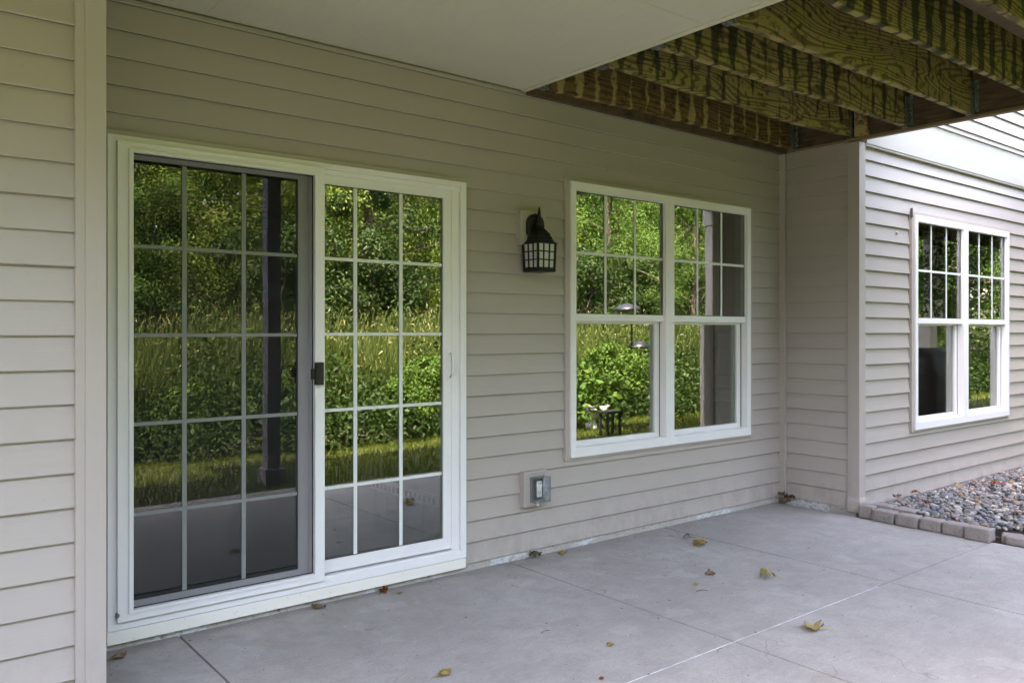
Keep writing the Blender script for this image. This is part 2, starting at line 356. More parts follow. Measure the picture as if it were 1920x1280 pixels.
# ================================================================== THE HOUSE
house = empty('house', (0, .3, 0))
tag(house, 'beige vinyl-sided house wall with sliding glass door and two white double windows', 'house')
LIP = -.014
def plank(x0, x1, zc, e, z0, z1, plane, parent, axis='x', mat=None, flip=False):
    """one lap-siding course clipped to z0..z1; zc = course bottom; plane = lip plane (outward is -)"""
    if z1-z0 < .004 or x1-x0 < .01: return
    jit = random.uniform(-.0012, .0012); nseg = max(1, int((x1-x0)/.6))
    lap = .002
    prof = []
    zb = max(z0, zc)
    def off(z): return .0155*min(1, max(0, (z-zc)/e)) + jit
    prof.append((off(zb)+.020, zb+.0015)); prof.append((off(zb)+.0022, zb)); prof.append((off(zb), zb+.003))
    zt = z1 + (0.0 if z1 < zc+e-.001 else lap)
    for t in (.35, .7): prof.append((off(zb+.003+(zt-zb)*t)+random.uniform(-.0004,.0004), zb+.003+(zt-zb-.003)*t))
    prof.append((off(zt), zt)); prof.append((off(zt)+.012, zt))
    V = []; F = []; k = len(prof)
    for s in range(nseg+1):
        x = x0+(x1-x0)*s/nseg; w = random.uniform(-.0009, .0009)
        for d, z in prof:
            V.append((x, plane+d+w, z) if axis == 'x' else (plane+d+w, x, z))
    for s in range(nseg):
        for i in range(k-1):
            a = s*k+i; F.append((a, a+1, a+k+1, a+k))
    F.append(tuple(range(k))); F.append(tuple(nseg*k+i for i in range(k))[::-1])
    me = bpy.data.meshes.new('siding_plank'); me.from_pydata(V, [], F)
    bm = bmesh.new(); bm.from_mesh(me); bmesh.ops.recalc_face_normals(bm, faces=bm.faces[:]); bm.to_mesh(me); bm.free()
    me.materials.append(mat or M['siding']); me.materials.append(M['lapshade'])
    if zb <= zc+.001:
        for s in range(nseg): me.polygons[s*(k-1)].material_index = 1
    link('siding_plank', me, None, parent)
E_ = .1143; Z0 = .0400
def courses(x0, x1, ztop, plane, parent, holes=(), axis='x', mat=None, zstart=Z0):
    k = 0
    while True:
        zc = Z0+k*E_; k += 1
        if zc >= ztop: break
        if zc+E_ <= zstart: continue
        za, zb = max(zc, zstart), min(zc+E_, ztop)
        segs = [(x0, x1, za, zb)]
        for hx0, hx1, hz0, hz1 in holes:
            nxt = []
            for a, b, c, d in segs:
                if hx1 <= a or hx0 >= b or hz1 <= c or hz0 >= d: nxt.append((a, b, c, d)); continue
                if hx0 > a: nxt.append((a, hx0, c, d))
                if hx1 < b: nxt.append((hx1, b, c, d))
                m0, m1 = max(a, hx0), min(b, hx1)
                if hz0 > c: nxt.append((m0, m1, c, hz0))
                if hz1 < d: nxt.append((m0, m1, hz1, d))
            segs = nxt
        for a, b, c, d in segs: plank(a, b, zc, E_, c, d, plane, parent, axis, mat)

XR, YF = 5.60, -.618            # return wall plane, forward wall plane
# --- sheathing behind the siding (with openings) ---
rear = boxes('wall', [(.60, .80, .02, .14, .0, 2.95), (.80, 2.61, .02, .14, 2.12, 2.95), (2.61, 3.35, .02, .14, 0, 2.95),
     (3.35, 5.19, .02, .14, 0, .545), (3.35, 5.19, .02, .14, 2.225, 2.95), (5.19, 5.72, .02, .14, 0, 2.95)], M['trim'], house, bevel=0)
DOOR = (.795, 2.606, 0, 2.128); WIN = (3.331, 5.207, .532, 2.238)
courses(.66, 5.578, 2.69, 0.0, rear, (DOOR, WIN))
left = boxes('wall', [(-6, .655, YF+.02, YF+.14, 0, 2.95), (.52, .655, YF+.14, .02, 0, 2.95)], M['trim'], house, bevel=0)
courses(-6, .578, 2.69, YF, left)
ret = boxes('wall', [(XR+.02, XR+.14, YF+.14, .02, 0, 2.95)], M['trim'], house, bevel=0)
courses(-.55, -.03, 2.69, XR, ret, axis='y', mat=M['siding_side'])
WR = (6.374, 8.262, .532, 2.238)
right = boxes('wall', [(XR+.02, 6.39, YF+.02, YF+.14, 0, 2.95), (6.39, 8.245, YF+.02, YF+.14, 0, .545), (6.39, 8.245, YF+.02, YF+.14, 2.225, 2.95),
     (8.245, 16, YF+.02, YF+.14, 0, 2.95)], M['trim'], house, bevel=0)
courses(5.68, 16, 2.648, YF, right, (WR,))
# upper storey, eave and roof (above the frame, they throw the shade)
upper = boxes('wall', [(-6, 16, YF+.02, YF+.16, 2.95, 8.0), (-6.0, -5.86, YF+.16, 7, 0, 8.0), (15.86, 16, YF+.16, 7, 0, 8.0), (-5.86, 15.86, 6.86, 7, 0, 8.0)], M['trim'], house, bevel=0)
courses(5.0, 10.2, 3.62, YF, upper, zstart=2.962)
bm = bmesh.new()
for s in ((( -6.4, -1.12, 7.96), (16.4, -1.12, 7.96), (16.4, 3.2, 10.2), (-6.4, 3.2, 10.2)), ((-6.4, 3.2, 10.2), (16.4, 3.2, 10.2), (16.4, 7.5, 7.96), (-6.4, 7.5, 7.96))):
    lo = [bm.verts.new(p) for p in s]; hi = [bm.verts.new((p[0], p[1], p[2]+.16)) for p in s]
    bm.faces.new(lo[::-1]); bm.faces.new(hi)
    for k in range(4): bm.faces.new((lo[k], lo[(k+1)%4], hi[(k+1)%4], hi[k]))
bm_obj('roof', bm, M['roof'], house)
# --- foundation, corner posts, frieze ---
boxes('foundation', [(.60, 5.66, .010, .05, -.05, .042)], M['found'], house, bevel=0)
boxes('foundation', [(XR+.008, XR+.05, -.60, .006, -.05, .050)], M['found'], house, bevel=0)
boxes('foundation', [(5.66, 16, YF+.008, YF+.05, -.05, .056)], M['found'], house, bevel=0)
def corner_post(L, label=None):
    o = boxes('corner_post', L, M['trim'], house, bevel=.003)
    if label: o['label'] = label
corner_post([(.572, .600, -.630, -.60, -.0, 2.70), (.600, .664, -.636, -.50, -.0, 2.70)])
corner_post([(5.587, 5.660, -.6345, -.566, .075, 2.665), (5.660, 5.684, -.629, -.60, .03, 2.665), (5.592, 5.61, -.566, -.545, .03, 2.665)])
# flared foot of the right corner post
bm = bmesh.new(); V = []
for z, g in ((.020, .010), (.045, .013), (.10, .011), (.125, .002)):
    V.append([bm.verts.new(p) for p in ((5.587-g, -.6345-g, z), (5.664, -.6345-g, z), (5.664, -.55, z), (5.587-g, -.55, z))])
for a, b in zip(V, V[1:]):
    for k in range(4): bm.faces.new((a[k], a[(k+1)%4], b[(k+1)%4], b[k]))
bm.faces.new(V[0][::-1]); bm.faces.new(V[-1]); bm_obj('post_foot', bm, M['trim'], house, bevel=.003)
boxes('corner_trim', [(5.574, 5.600, -.042, .012, .004, 2.672)], M['trim'], house, bevel=.002)
boxes('frieze_board', [(5.684, 16, -.640, YF+.02, 2.664, 2.948)], M['frieze'], house, bevel=.002)
boxes('trim_strip', [(5.684, 16, -.634, YF+.02, 2.649, 2.6635)], M['trim'], house, bevel=.001)
boxes('trim_strip', [(5.684, 16, -.652, YF+.02, 2.9485, 2.962)], M['frieze'], house, bevel=.001)
# soffit over the door: panels on a frame, with an edge bead
bm = bmesh.new(); addbox(bm, -6, 3.018, -2.50, .012, 2.706, 2.95); sof = bm_obj('soffit', bm, M['soffit'], house)
for (a, b) in ((-6, -3.6), (-3.598, -1.2), (-1.198, 1.2), (1.202, 2.994)):
    for (c, d) in ((-1.30, -.002), (-2.50, -1.302)):
        if a > 1: box('soffit_panel', a, b, c, d, 2.6975, 2.706, M['soffit'], sof, bevel=.001)
        else: box('soffit_panel', a, b, c, d, 2.6975, 2.706, M['soffit'], sof, bevel=.001)
box('edge_bead', 2.9945, 3.026, -2.51, -.002, 2.690, 2.96, M['soffit'], sof, bevel=.003)
# rooms behind the glass
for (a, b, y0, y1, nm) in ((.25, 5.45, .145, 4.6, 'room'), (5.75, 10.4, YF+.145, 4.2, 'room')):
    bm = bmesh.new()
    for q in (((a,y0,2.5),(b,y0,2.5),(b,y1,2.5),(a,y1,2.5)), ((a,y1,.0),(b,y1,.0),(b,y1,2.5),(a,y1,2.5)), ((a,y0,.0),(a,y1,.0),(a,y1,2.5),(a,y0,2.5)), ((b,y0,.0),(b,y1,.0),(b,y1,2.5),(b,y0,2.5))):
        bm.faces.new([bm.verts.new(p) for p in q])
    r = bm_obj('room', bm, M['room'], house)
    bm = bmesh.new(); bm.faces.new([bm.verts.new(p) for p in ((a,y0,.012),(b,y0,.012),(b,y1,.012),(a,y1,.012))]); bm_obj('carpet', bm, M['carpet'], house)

# --- windows: two double-hung units mulled together ---
def dh_window(X, Y, Zb, label):
    w = empty('window', (X, Y, Zb)); w.parent = house; PEND.append((w, house)); w['label'] = label
    Wd, H = 1.802, 1.667
    def P(x): return X+x
    # beige J-channel
    ring('channel_trim', X-.036, X+Wd+.038, Y-.010, Y+.02, Zb-.017, Zb+H+.020, .0355, .0375, .0165, .0195, M['trim'], w, .002)
    for u in range(2):
        x0 = X+u*.9015; x1 = x0+.9005
        # main frame
        ring('frame', x0, x1, Y-.022, Y+.085, Zb, Zb+H, .042, .042, .047, .050, M['white'], w, .0025)
        # upper sash, near the face
        ux0, ux1, uz0, uz1 = x0+.042, x1-.042, Zb+.826, Zb+H-.05
        ring('sash', ux0-.004, ux1+.004, Y-.006, Y+.030, uz0, uz1+.004, .008, .008, .042, .006, M['white'], w, .0015)
        gx0, gx1, gz0, gz1 = ux0+.0045, ux1-.0045, uz0+.042, uz1-.0025
        gz = box('pane', gx0, gx1, Y+.006, Y+.010, gz0, gz1, M['glass'], w, bevel=0)
        gw = gx1-gx0
        ring('gasket', gx0, gx1, Y+.0012, Y+.0022, gz0, gz1, .0035, .0035, .0035, .0035, M['joint'], w, 0)
        for f in (1/3, 2/3): box('muntin', gx0+gw*f-.0085, gx0+gw*f+.0085, Y+.0025, Y+.0058, gz0+.001, gz1-.001, M['muntin'], w, bevel=0)
        zc = (gz0+gz1)/2
        for a, b in ((gx0+.001, gx0+gw/3-.0088), (gx0+gw/3+.0088, gx0+gw*2/3-.0088), (gx0+gw*2/3+.0088, gx1-.001)):
            box('muntin', a, b, Y+.0025, Y+.0058, zc-.0085, zc+.0085, M['muntin'], w, bevel=0)
        # lower sash, set back
        lz0, lz1 = Zb+.047, Zb+.824
        ring('sash', ux0-.004, ux1+.004, Y+.034, Y+.070, lz0, lz1+.03, .050, .050, .040, .045, M['white'], w, .002)
        box('pane', ux0+.044, ux1-.044, Y+.050, Y+.054, lz0+.038, lz1-.014, M['glass'], w, bevel=0)
        # dark track between sash stile and jamb, and a thin sash line on the sill
        box('track', ux1-.0065, ux1-.001, Y+.0315, Y+.0338, lz0+.002, lz1-.004, M['joint'], w, bevel=0)
        box('sill_ledge', ux0, ux1, Y-.0205, Y+.030, Zb+.0475, Zb+.056, M['white'], w, bevel=.002)
    return w
w1 = dh_window(3.367, 0.0, .550, 'white double-hung window pair on the recessed wall beside the lantern')
w2 = dh_window(6.415, YF-.004, .548, 'white double-hung window pair on the forward right-hand wall')
# nail heads / tape tag at the right window corner
box('flashing_tag', 6.372, 6.377, YF-.022, YF-.004, 2.19, 2.262, M['joint'], w2, bevel=.001)

# --- sliding patio door ---
door = empty('sliding_door', (1.7, 0, 0)); door.parent = house; PEND.append((door, house))
door['label'] = 'white sliding glass patio door with grilles, its left half behind an insect screen'
ring('channel_trim', .7955, 2.6055, -.008, .02, .032, 2.138, .0085, .009, .001, .0195, M['trim'], door, .001)
ring('frame', .805, 2.597, -.016, .12, .086, 2.118, .034, .034, .028, .026, M['white'], door, .002)
box('head_step', .840, 2.562, -.002, .09, 2.068, 2.0915, M['white'], door)
box('track_step', .840, 2.562, -.006, .09, .1145, .1335, M['white'], door)
box('track_rail', .840, 2.562, -.0135, -.0075, .1140, .1235, M['white'], door, bevel=.001)
box('sill_board', .803, 2.590, -.020, .06, .0315, .0835, M['sill'], door, bevel=.002)
box('jamb_step', 2.5135, 2.5615, .002, .09, .134, 2.0675, M['white'], door)
# screen door on the outer track
scr = ring('screen_frame', .8385, 1.7535, -.036, -.018, .1215, 2.0915, .042, .042, .030, .028, M['white'], door, .002)
ring('screen_bead', .8805, 1.7115, -.0440, -.019, .1515, 2.0635, .017, .010, .013, .014, M['white'], scr, .0015)
bm = bmesh.new(); bm.faces.new([bm.verts.new(p) for p in ((.8965,-.022,.1635),(1.7025,-.022,.1635),(1.7025,-.022,2.0505),(.8965,-.022,2.0505))]); bm_obj('insect_screen', bm, M['mesh'], scr)
# fixed panel behind the screen
def panel(x0, x1, y, z0, z1, sl_, sr, rb, rt, muntx, muntz, mw=.019):
    ring('panel_frame', x0, x1, y, y+.036, z0, z1, sl_, sr, rb, rt, M['white'], door, .002)
    gx0, gx1, gz0, gz1 = x0+sl_-.002, x1-sr+.002, z0+rb-.002, z1-rt+.002
    box('pane', gx0, gx1, y+.014, y+.020, gz0, gz1, M['glass'], door, bevel=0)
    ring('gasket', gx0+.001, gx1-.001, y+.0082, y+.0092, gz0+.001, gz1-.001, .0045, .0045, .0045, .0045, M['joint'], door, 0)
    xs = [gx0+.002]+list(muntx)+[gx1-.002]
    for x in muntx: box('muntin', x-mw/2, x+mw/2, y+.0095, y+.0137, gz0+.002, gz1-.002, M['muntin'], door, bevel=0)
    for z in muntz:
        for i in range(len(xs)-1):
            a = xs[i]+(mw/2+.0002 if i else 0); b = xs[i+1]-(mw/2+.0002 if i < len(xs)-2 else 0)
            box('muntin', a, b, y+.0095, y+.0137, z-mw*.40, z+mw*.40, M['muntin'], door, bevel=0)
# measured on the wall plane; pushed back by the panel's recess seen from the camera
def rc(v, y, c): return c+(v-c)*(3.66+y)/3.66
yA = .062
panel(rc(.845,yA,0), rc(1.690,yA,0), yA-.012, rc(.166,yA,1.311), rc(2.060,yA,1.311), .058, .060, .027, .034,
      [rc(v,yA,0) for v in (1.1135, 1.374)], [rc(v,yA,1.311) for v in (1.667, 1.295, .9235, .548)])
yB = .020
panel(rc(1.700,yB,0), rc(2.509,yB,0), yB-.012, rc(.150,yB,1.311), rc(2.066,yB,1.311), .056, .060, .060, .046,
      [rc(v,yB,0) for v in (1.9345, 2.195)], [rc(v,yB,1.311) for v in (1.663, 1.2975, .9295, .5545)])
ring('screen_gap', .8965, 1.7025, -.0205, -.0185, .1635, 2.0505, .005, .006, .006, .006, M['joint'], scr, 0)
# white pull handle with its plate, black screen latch, grey bumper
bm = bmesh.new(); addbox(bm, 2.480, 2.505, .002, .009, 1.045, 1.215); hp = bm_obj('handle', bm, M['white'], door, bevel=.003, seg=2)
bm = bmesh.new(); pts = [(2.502,.006,1.195),(2.506,-.018,1.175),(2.507,-.026,1.13),(2.506,-.018,1.085),(2.502,.006,1.065)]; tube(bm, pts, [.006,.007,.008,.007,.006], 8)
bm_obj('handle_grip', bm, M['white'], hp, smooth=True)
bm = bmesh.new(); addbox(bm, 1.700, 1.738, -.060, -.0365, 1.058, 1.165); addbox(bm, 1.680, 1.700, -.052, -.040, 1.085, 1.135); bm_obj('screen_latch', bm, M['blackp'], door, bevel=.004, seg=2)
bm = bmesh.new(); bmesh.ops.create_uvsphere(bm, u_segments=12, v_segments=8, radius=.0125, matrix=Matrix.Translation((.8395,-.030,.152))@Matrix.Diagonal((.8,.7,1.1,1)))
bm_obj('bumper', bm, M['post'], door, smooth=True)

# small wall fittings on the right wall
bm = bmesh.new(); lathe(bm, [(.012,0),(.012,.006),(.007,.010)], 0, 0, 12); bmesh.ops.rotate(bm, verts=bm.verts[:], cent=(0,0,0), matrix=Matrix.Rotation(math.pi/2, 3, 'X'))
bmesh.ops.translate(bm, verts=bm.verts[:], vec=(6.172, YF+.004, 2.056)); bm_obj('screw_cap', bm, M['frieze'], house, smooth=True)

# ================================================================== DECK OVERHEAD
deck = empty('deck', (4.3, -.1, 2.7))
tag(deck, 'weathered timber deck overhead with algae-green joists and brown boards', 'deck')
ZB, ZT = 2.70, 2.986
def wavy_joist(x0, x1, y, mat, amp=.004, name='joist'):
    n = 26; V = []; F = []
    for s in range(n+1):
        x = x0+(x1-x0)*s/n; d = amp*math.sin(x*2.1+y*9)+amp*.6*math.sin(x*5.3+y*4)
        for yy, zz in ((y, ZB+d+.003), (y+.003, ZB+d), (y+.035, ZB+d), (y+.038, ZB+d+.003), (y+.038, ZT), (y, ZT)): V.append((x, yy, zz))
    for s in range(n):
        for i in range(6): a = s*6+i; b = s*6+(i+1)%6; F.append((a, b, b+6, a+6))
    F.append(tuple(range(6))[::-1]); F.append(tuple(n*6+i for i in range(6)))
    me = bpy.data.meshes.new(name); me.from_pydata(V, [], F); return link(name, me, mat, deck)
JY = [-.115, -.593, -.985, -1.402, -1.808, -2.215, -2.62, -3.03]
for i, y in enumerate(JY): wavy_joist(3.045, 5.595, y, M['joist_dark'] if i == 0 else M['joist'], .009 if i == 1 else .003)
box('ledger', 3.03, 5.596, -.046, -.003, 2.672, 2.985, M['ledger'], deck, bevel=.002)                        # along the wall
rim = box('rim_joist', 5.600, 5.640, -3.35, -.030, 2.695, 2.985, M['ledger'], deck, bevel=.002)
box('edge_strip', 5.592, 5.642, -3.35, -.010, 2.676, 2.6945, M['ledger_edge'], rim, bevel=.002)
box('beam', 3.0275, 3.043, -3.35, -.05, 2.70, 2.985, M['ledger'], deck, bevel=.002)
box('fascia', 3.03, 5.64, -3.39, -3.352, 2.69, 2.985, M['ledger'], deck, bevel=.002)
x = 3.788-.147*6
while x < 5.60:
    box('deck_board', x+.0025, x+.1445, -3.42, -.02, 2.988, 3.013, M['board'], deck, bevel=.002); x += .147
for k in range(11): box('deck_board', 1.436+.147*k+.0025, 1.436+.147*k+.1445, -3.42, -2.53, 2.988, 3.013, M['board'], deck, bevel=.002)  # unseen extra boards, added to keep the sun off the mirrored post
def hanger(xe, y, side):
    """galvanised joist hanger; side -1 = at the joist's left end"""
    L = [(xe-.060 if side > 0 else xe, xe if side > 0 else xe+.06, y-.0025, y-.0003, ZB-.004, ZB+.20),
         (xe-.050 if side > 0 else xe, xe if side > 0 else xe+.05, y-.002, y+.040, ZB-.0075, ZB-.0045),
         (xe-.0025 if side > 0 else xe, xe if side > 0 else xe+.0025, y-.026, y-.0028, ZB+.01, ZB+.215)]
    o = boxes('joist_hanger', L, M['galv'], deck, bevel=0)
    bm = bmesh.new()
    for k in range(4):
        bmesh.ops.create_uvsphere(bm, u_segments=6, v_segments=4, radius=.006, matrix=Matrix.Translation((xe-.003*side, y-.02, ZB+.04+.045*k)))
    bm_obj('nail', bm, M['galv'], o)
for i, y in enumerate(JY[:6]): hanger(5.5985, y, 1); hanger(3.0445, y, -1)
blk = box('block', 5.560, 5.5985, -.705, -.612, 2.697, 2.984, M['joist_dark'], deck, bevel=.003)
bm = bmesh.new(); lathe(bm, [(.016,0),(.016,.003),(.009,.0035),(.009,.011)], 0, 0, 10); bmesh.ops.rotate(bm, verts=bm.verts[:], cent=(0,0,0), matrix=Matrix.Rotation(-math.pi/2, 3, 'Y'))
bmesh.ops.translate(bm, verts=bm.verts[:], vec=(5.5595, -.66, 2.79)); bm_obj('bolt', bm, M['galv'], blk, smooth=True)
# carrying post at the outer corner of the deck (only seen mirrored in the door)
box('post', 2.86, 2.98, -3.37, -3.25, -.05, 2.70, M['post'], deck, bevel=.004)
box('post_base', 2.83, 3.01, -3.40, -3.22, -.05, .09, M['post'], deck, bevel=.006)
box('post', 5.53, 5.62, -3.38, -3.29, -.05, 2.69, M['post'], deck, bevel=.004)

# ================================================================== WALL LANTERN
lan = empty('wall_lantern', (3.06, 0, 1.83)); tag(lan, 'black coach lantern with latticed frosted panes on the siding', 'lantern')
LX, LY = 3.059, -.086
mp = box('mounting_plate', 2.962, 3.156, -.034, .016, 1.808, 2.002, M['trim'], lan, bevel=.005)
box('raised_panel', 2.980, 3.138, -.0395, -.0345, 1.826, 1.984, M['trim'], mp, bevel=.003)
bm = bmesh.new(); pr = []          # back plate: arched top, chamfered foot
for a in range(0, 181, 20): pr.append((.062*math.cos(math.radians(a)), 1.925+.062*math.sin(math.radians(a))))
pr += [(-.062, 1.875), (-.036, 1.838), (.036, 1.838), (.062, 1.875)]
f0 = [bm.verts.new((LX+x, -.040, z)) for x, z in pr]; f1 = [bm.verts.new((LX+x, -.060, z)) for x, z in pr]; f2 = [bm.verts.new((LX+x*.86, -.068, 1.905+(z-1.905)*.9)) for x, z in pr]
for A, B in ((f0, f1), (f1, f2)):
    for k in range(len(pr)): j = (k+1)%len(pr); bm.faces.new((A[k], A[j], B[j], B[k]))
bm.faces.new(f2); bm.faces.new(f0[::-1]); bm_obj('backplate', bm, M['black'], lan)
bm = bmesh.new(); addbox(bm, LX-.022, LX+.022, LY-.004, -.066, 1.855, 1.935); bm_obj('bracket', bm, M['black'], lan, bevel=.006)
# square roof: stepped bell profile
prof = [(.074,1.810),(.074,1.814),(.059,1.824),(.058,1.832),(.054,1.834),(.051,1.850),(.047,1.852),(.042,1.872),(.038,1.874),(.027,1.892),(.018,1.902),(.016,1.914)]
def squares(bm, prof, cx, cy):
    R = [[bm.verts.new((cx+sx*r, cy+sy*r, z)) for sx, sy in ((-1,-1),(1,-1),(1,1),(-1,1))] for r, z in prof]
    for a, b in zip(R, R[1:]):
        for k in range(4): bm.faces.new((a[k], a[(k+1)%4], b[(k+1)%4], b[k]))
    bm.faces.new(R[0][::-1]); bm.faces.new(R[-1])
bm = bmesh.new(); squares(bm, prof, LX, LY); rf = bm_obj('lantern_roof', bm, M['black'], lan)
bm = bmesh.new(); lathe(bm, [(.017,1.912),(.020,1.924),(.012,1.935),(.017,1.946),(.009,1.955),(.007,1.966),(.014,1.970),(.007,1.975),(.010,1.988),(.007,2.004),(.001,2.026)], LX, LY, 14); bm_obj('finial', bm, M['black'], rf, smooth=True)
bm = bmesh.new(); squares(bm, [(.062,1.650),(.067,1.654),(.067,1.662),(.062,1.665)], LX, LY); bm_obj('lantern_base', bm, M['black'], lan)
H0, H1 = 1.662, 1.814; hw0, hw1 = .0605, .0655
cage = bmesh.new()
def bar(a, b, w):
    a, b = Vector(a), Vector(b); tube(cage, [a, b], [w, w], 4)
for sx, sy in ((-1,-1),(1,-1),(1,1),(-1,1)): bar((LX+sx*hw0, LY+sy*hw0, H0), (LX+sx*hw1, LY+sy*hw1, H1), .0078)
for f in (0, 1/3, 2/3, 1):
    z = H0+.008+(H1-H0-.010)*f; hw = hw0+(hw1-hw0)*f
    for (a, b) in (((-1,-1),(1,-1)), ((1,-1),(1,1)), ((1,1),(-1,1)), ((-1,1),(-1,-1))):
        bar((LX+a[0]*hw, LY+a[1]*hw, z), (LX+b[0]*hw, LY+b[1]*hw, z), .0060 if f in (0,1) else .0046)
for t in (-1/3, 1/3):
    for (dx, dy) in ((0,-1),(1,0),(0,1),(-1,0)):
        p0 = (LX+(dx*hw0 if dx else t*hw0), LY+(dy*hw0 if dy else t*hw0), H0); p1 = (LX+(dx*hw1 if dx else t*hw1), LY+(dy*hw1 if dy else t*hw1), H1)
        bar(p0, p1, .0044)
bm_obj('cage', cage, M['black'], lan)
for (dx, dy) in ((0,-1),(1,0),(0,1),(-1,0)):
    bm = bmesh.new(); q = []
    for s, z, hw in ((-1,H0,hw0-.004),(1,H0,hw0-.004),(1,H1,hw1-.004),(-1,H1,hw1-.004)):
        q.append((LX+(dx*hw if dx else s*(hw-.002)), LY+(dy*hw if dy else s*(hw-.002)), z))
    A = [bm.verts.new(p) for p in q]; B = [bm.verts.new((p[0]-dx*.003, p[1]-dy*.003, p[2])) for p in q]
    bm.faces.new(A); bm.faces.new(B[::-1])
    for k in range(4): bm.faces.new((A[k], A[(k+1)%4], B[(k+1)%4], B[k]))
    bm_obj('lantern_pane', bm, M['frost'], lan)

# ================================================================== OUTLET BOX
out = empty('outlet_box', (3.075, 0, .4)); tag(out, 'beige outdoor outlet block with clear bubble cover low on the siding', 'outlet')
mp = box('mounting_block', 2.987, 3.160, -.030, .016, .304, .506, M['trim'], out, bevel=.004)
ring('block_rim', 2.987, 3.160, -.036, -.0295, .304, .506, .020, .020, .020, .020, M['trim'], mp, .003)
box('gasket', 3.052, 3.128, -.040, -.031, .338, .462, M['blackp'], out, bevel=.008)
rc_ = box('receptacle', 3.078, 3.112, -.046, -.0405, .355, .446, M['recept'], out, bevel=.003)
for z in (.378, .424):
    boxes('slot', [(3.087, 3.0895, -.0475, -.0455, z, z+.011), (3.100, 3.1025, -.0475, -.0455, z, z+.011), (3.0925, 3.0975, -.0475, -.0455, z-.010, z-.005)], M['slot'], rc_, bevel=0)
bm = bmesh.new(); addbox(bm, 3.030, 3.142, -.092, -.0365, .330, .474); bm_obj('bubble_cover', bm, M['clear'], out, bevel=.016, seg=3, smooth=True)
boxes('hinge', [(3.142, 3.150, -.050, -.0365, .358, .380), (3.142, 3.150, -.050, -.0365, .424, .446)], M['clear'], out)
bm = bmesh.new()
for k in range(12):
    a, b = 2*math.pi*k/12, 2*math.pi*(k+1)/12
    tube(bm, [(3.052+.008*math.cos(a), -.080, .325+.009*math.sin(a)), (3.052+.008*math.cos(b), -.080, .325+.009*math.sin(b))], [.0028]*2, 5)
bm_obj('lock_loop', bm, M['recept'], out)

# ================================================================== EDGING BLOCKS AND GRAVEL
def stone_block(name, x0, x1, y0, y1, h, label, rz=0, z0=0.0, parent=None):
    r = random.Random(label); bm = bmesh.new()
    addbox(bm, -(x1-x0)/2, (x1-x0)/2, -(y1-y0)/2, (y1-y0)/2, 0, h)
    bmesh.ops.bevel(bm, geom=bm.edges[:], offset=.009, segments=2, affect='EDGES', profile=.6)
    bmesh.ops.subdivide_edges(bm, edges=[e for e in bm.edges if e.calc_length() > .03], cuts=3, use_grid_fill=True)
    for v in bm.verts: v.co += Vector((r.uniform(-1,1), r.uniform(-1,1), r.uniform(-1,1)*.6))*.0022
    o = bm_obj(name, bm, M['block'], smooth=True); o.location = ((x0+x1)/2, (y0+y1)/2, z0); o.rotation_euler = (0, 0, rz)
    tag(o, label, 'edging block', 'concrete edging blocks along the gravel bed')
ED = 'grey concrete edging block '
stone_block('edging_block', 5.535, 5.665, -.748, -.652, .088, ED+'set end-on against the white corner post', .12)
ys = [(-.918,-.760), (-1.079,-.929), (-1.229,-1.088), (-1.372,-1.236), (-1.535,-1.383)]
nm = ['second in the front row from the corner post', 'third in the front row, middle of the run', 'fourth in the front row from the corner post', 'fifth in the front row, beside the end block', 'last of the front row, tilted toward the slab joint']
xo = [5.512, 5.506, 5.512, 5.508, 5.484]
for (a, b), n_, x_, h_ in zip(ys, nm, xo, (.078,.078,.076,.078,.082)): stone_block('edging_block', x_, x_+.095, a+.002, b-.002, h_, ED+n_, random.uniform(-.03,.03))
stone_block('edging_block', 5.618, 5.725, -.845, -.700, .094, ED+'of the second row, half buried nearest the wall', .05)
stone_block('edging_block', 5.615, 5.725, -1.005, -.865, .090, ED+'of the second row, under the pebbles behind the front row', -.04)
stone_block('edging_block', 5.605, 5.70, -1.66, -1.545, .055, ED+'lying low between the end block and the long one', .3, -.01)
stone_block('edging_block', 5.548, 5.68, -1.93, -1.60, .052, ED+'long and low, at the right edge of the picture', .02, -.004)
for k in range(4): stone_block('edging_block', 5.55, 5.68, -2.12-.19*k, -1.945-.19*k, .055, ED+'in the row outside the picture, beside the pebbles', 0, -.004)
# gravel bed: soil sheet plus pebbles
bm = bmesh.new(); addbox(bm, 5.63, 12.5, -2.95, YF+.0, -.06, .012); o = bm_obj('gravel_bed', bm, M['soil']); tag(o, 'bed of river pebbles against the right-hand wall', kind='structure')
rng = np.random.default_rng(3)
bmp = bmesh.new(); bmesh.ops.create_icosphere(bmp, subdivisions=2, radius=1)
bv = np.array([v.co[:] for v in bmp.verts]); bf = np.array([[v.index for v in f.verts] for f in bmp.faces]); bmp.free()
NP = 10500
px_ = 5.62+(rng.random(NP)**1.25)*3.9; py_ = YF-.012-(rng.random(NP)**1.05)*(1.9)
ok = ~((px_ < 5.735) & (py_ > -1.02)) & ~((px_ < 5.645) & (py_ > -1.56)) & ~((px_ < 5.71) & (py_ < -1.5))
px_, py_ = px_[ok], py_[ok]; NP = len(px_)
sz = rng.lognormal(-4.45, .33, NP); lay = rng.random(NP)
bank = .045*np.clip((-py_-.64)/.25, 0, 1)*np.clip(1-(px_-5.6)/6, .3, 1)
pz_ = .010+lay*.032+bank*1.0
sc_ = np.stack([sz*(1+rng.random(NP)*.6), sz*(.8+rng.random(NP)*.4), sz*(.62+rng.random(NP)*.38)], 1)
ang = rng.random(NP)*6.28; tl = (rng.random(NP)-.5)*.9
P = bv[None]*sc_[:, None]*(1+.13*np.sin(bv[None]@rng.normal(size=(3,3))*2.6+rng.random((NP,1,1))*6)); 
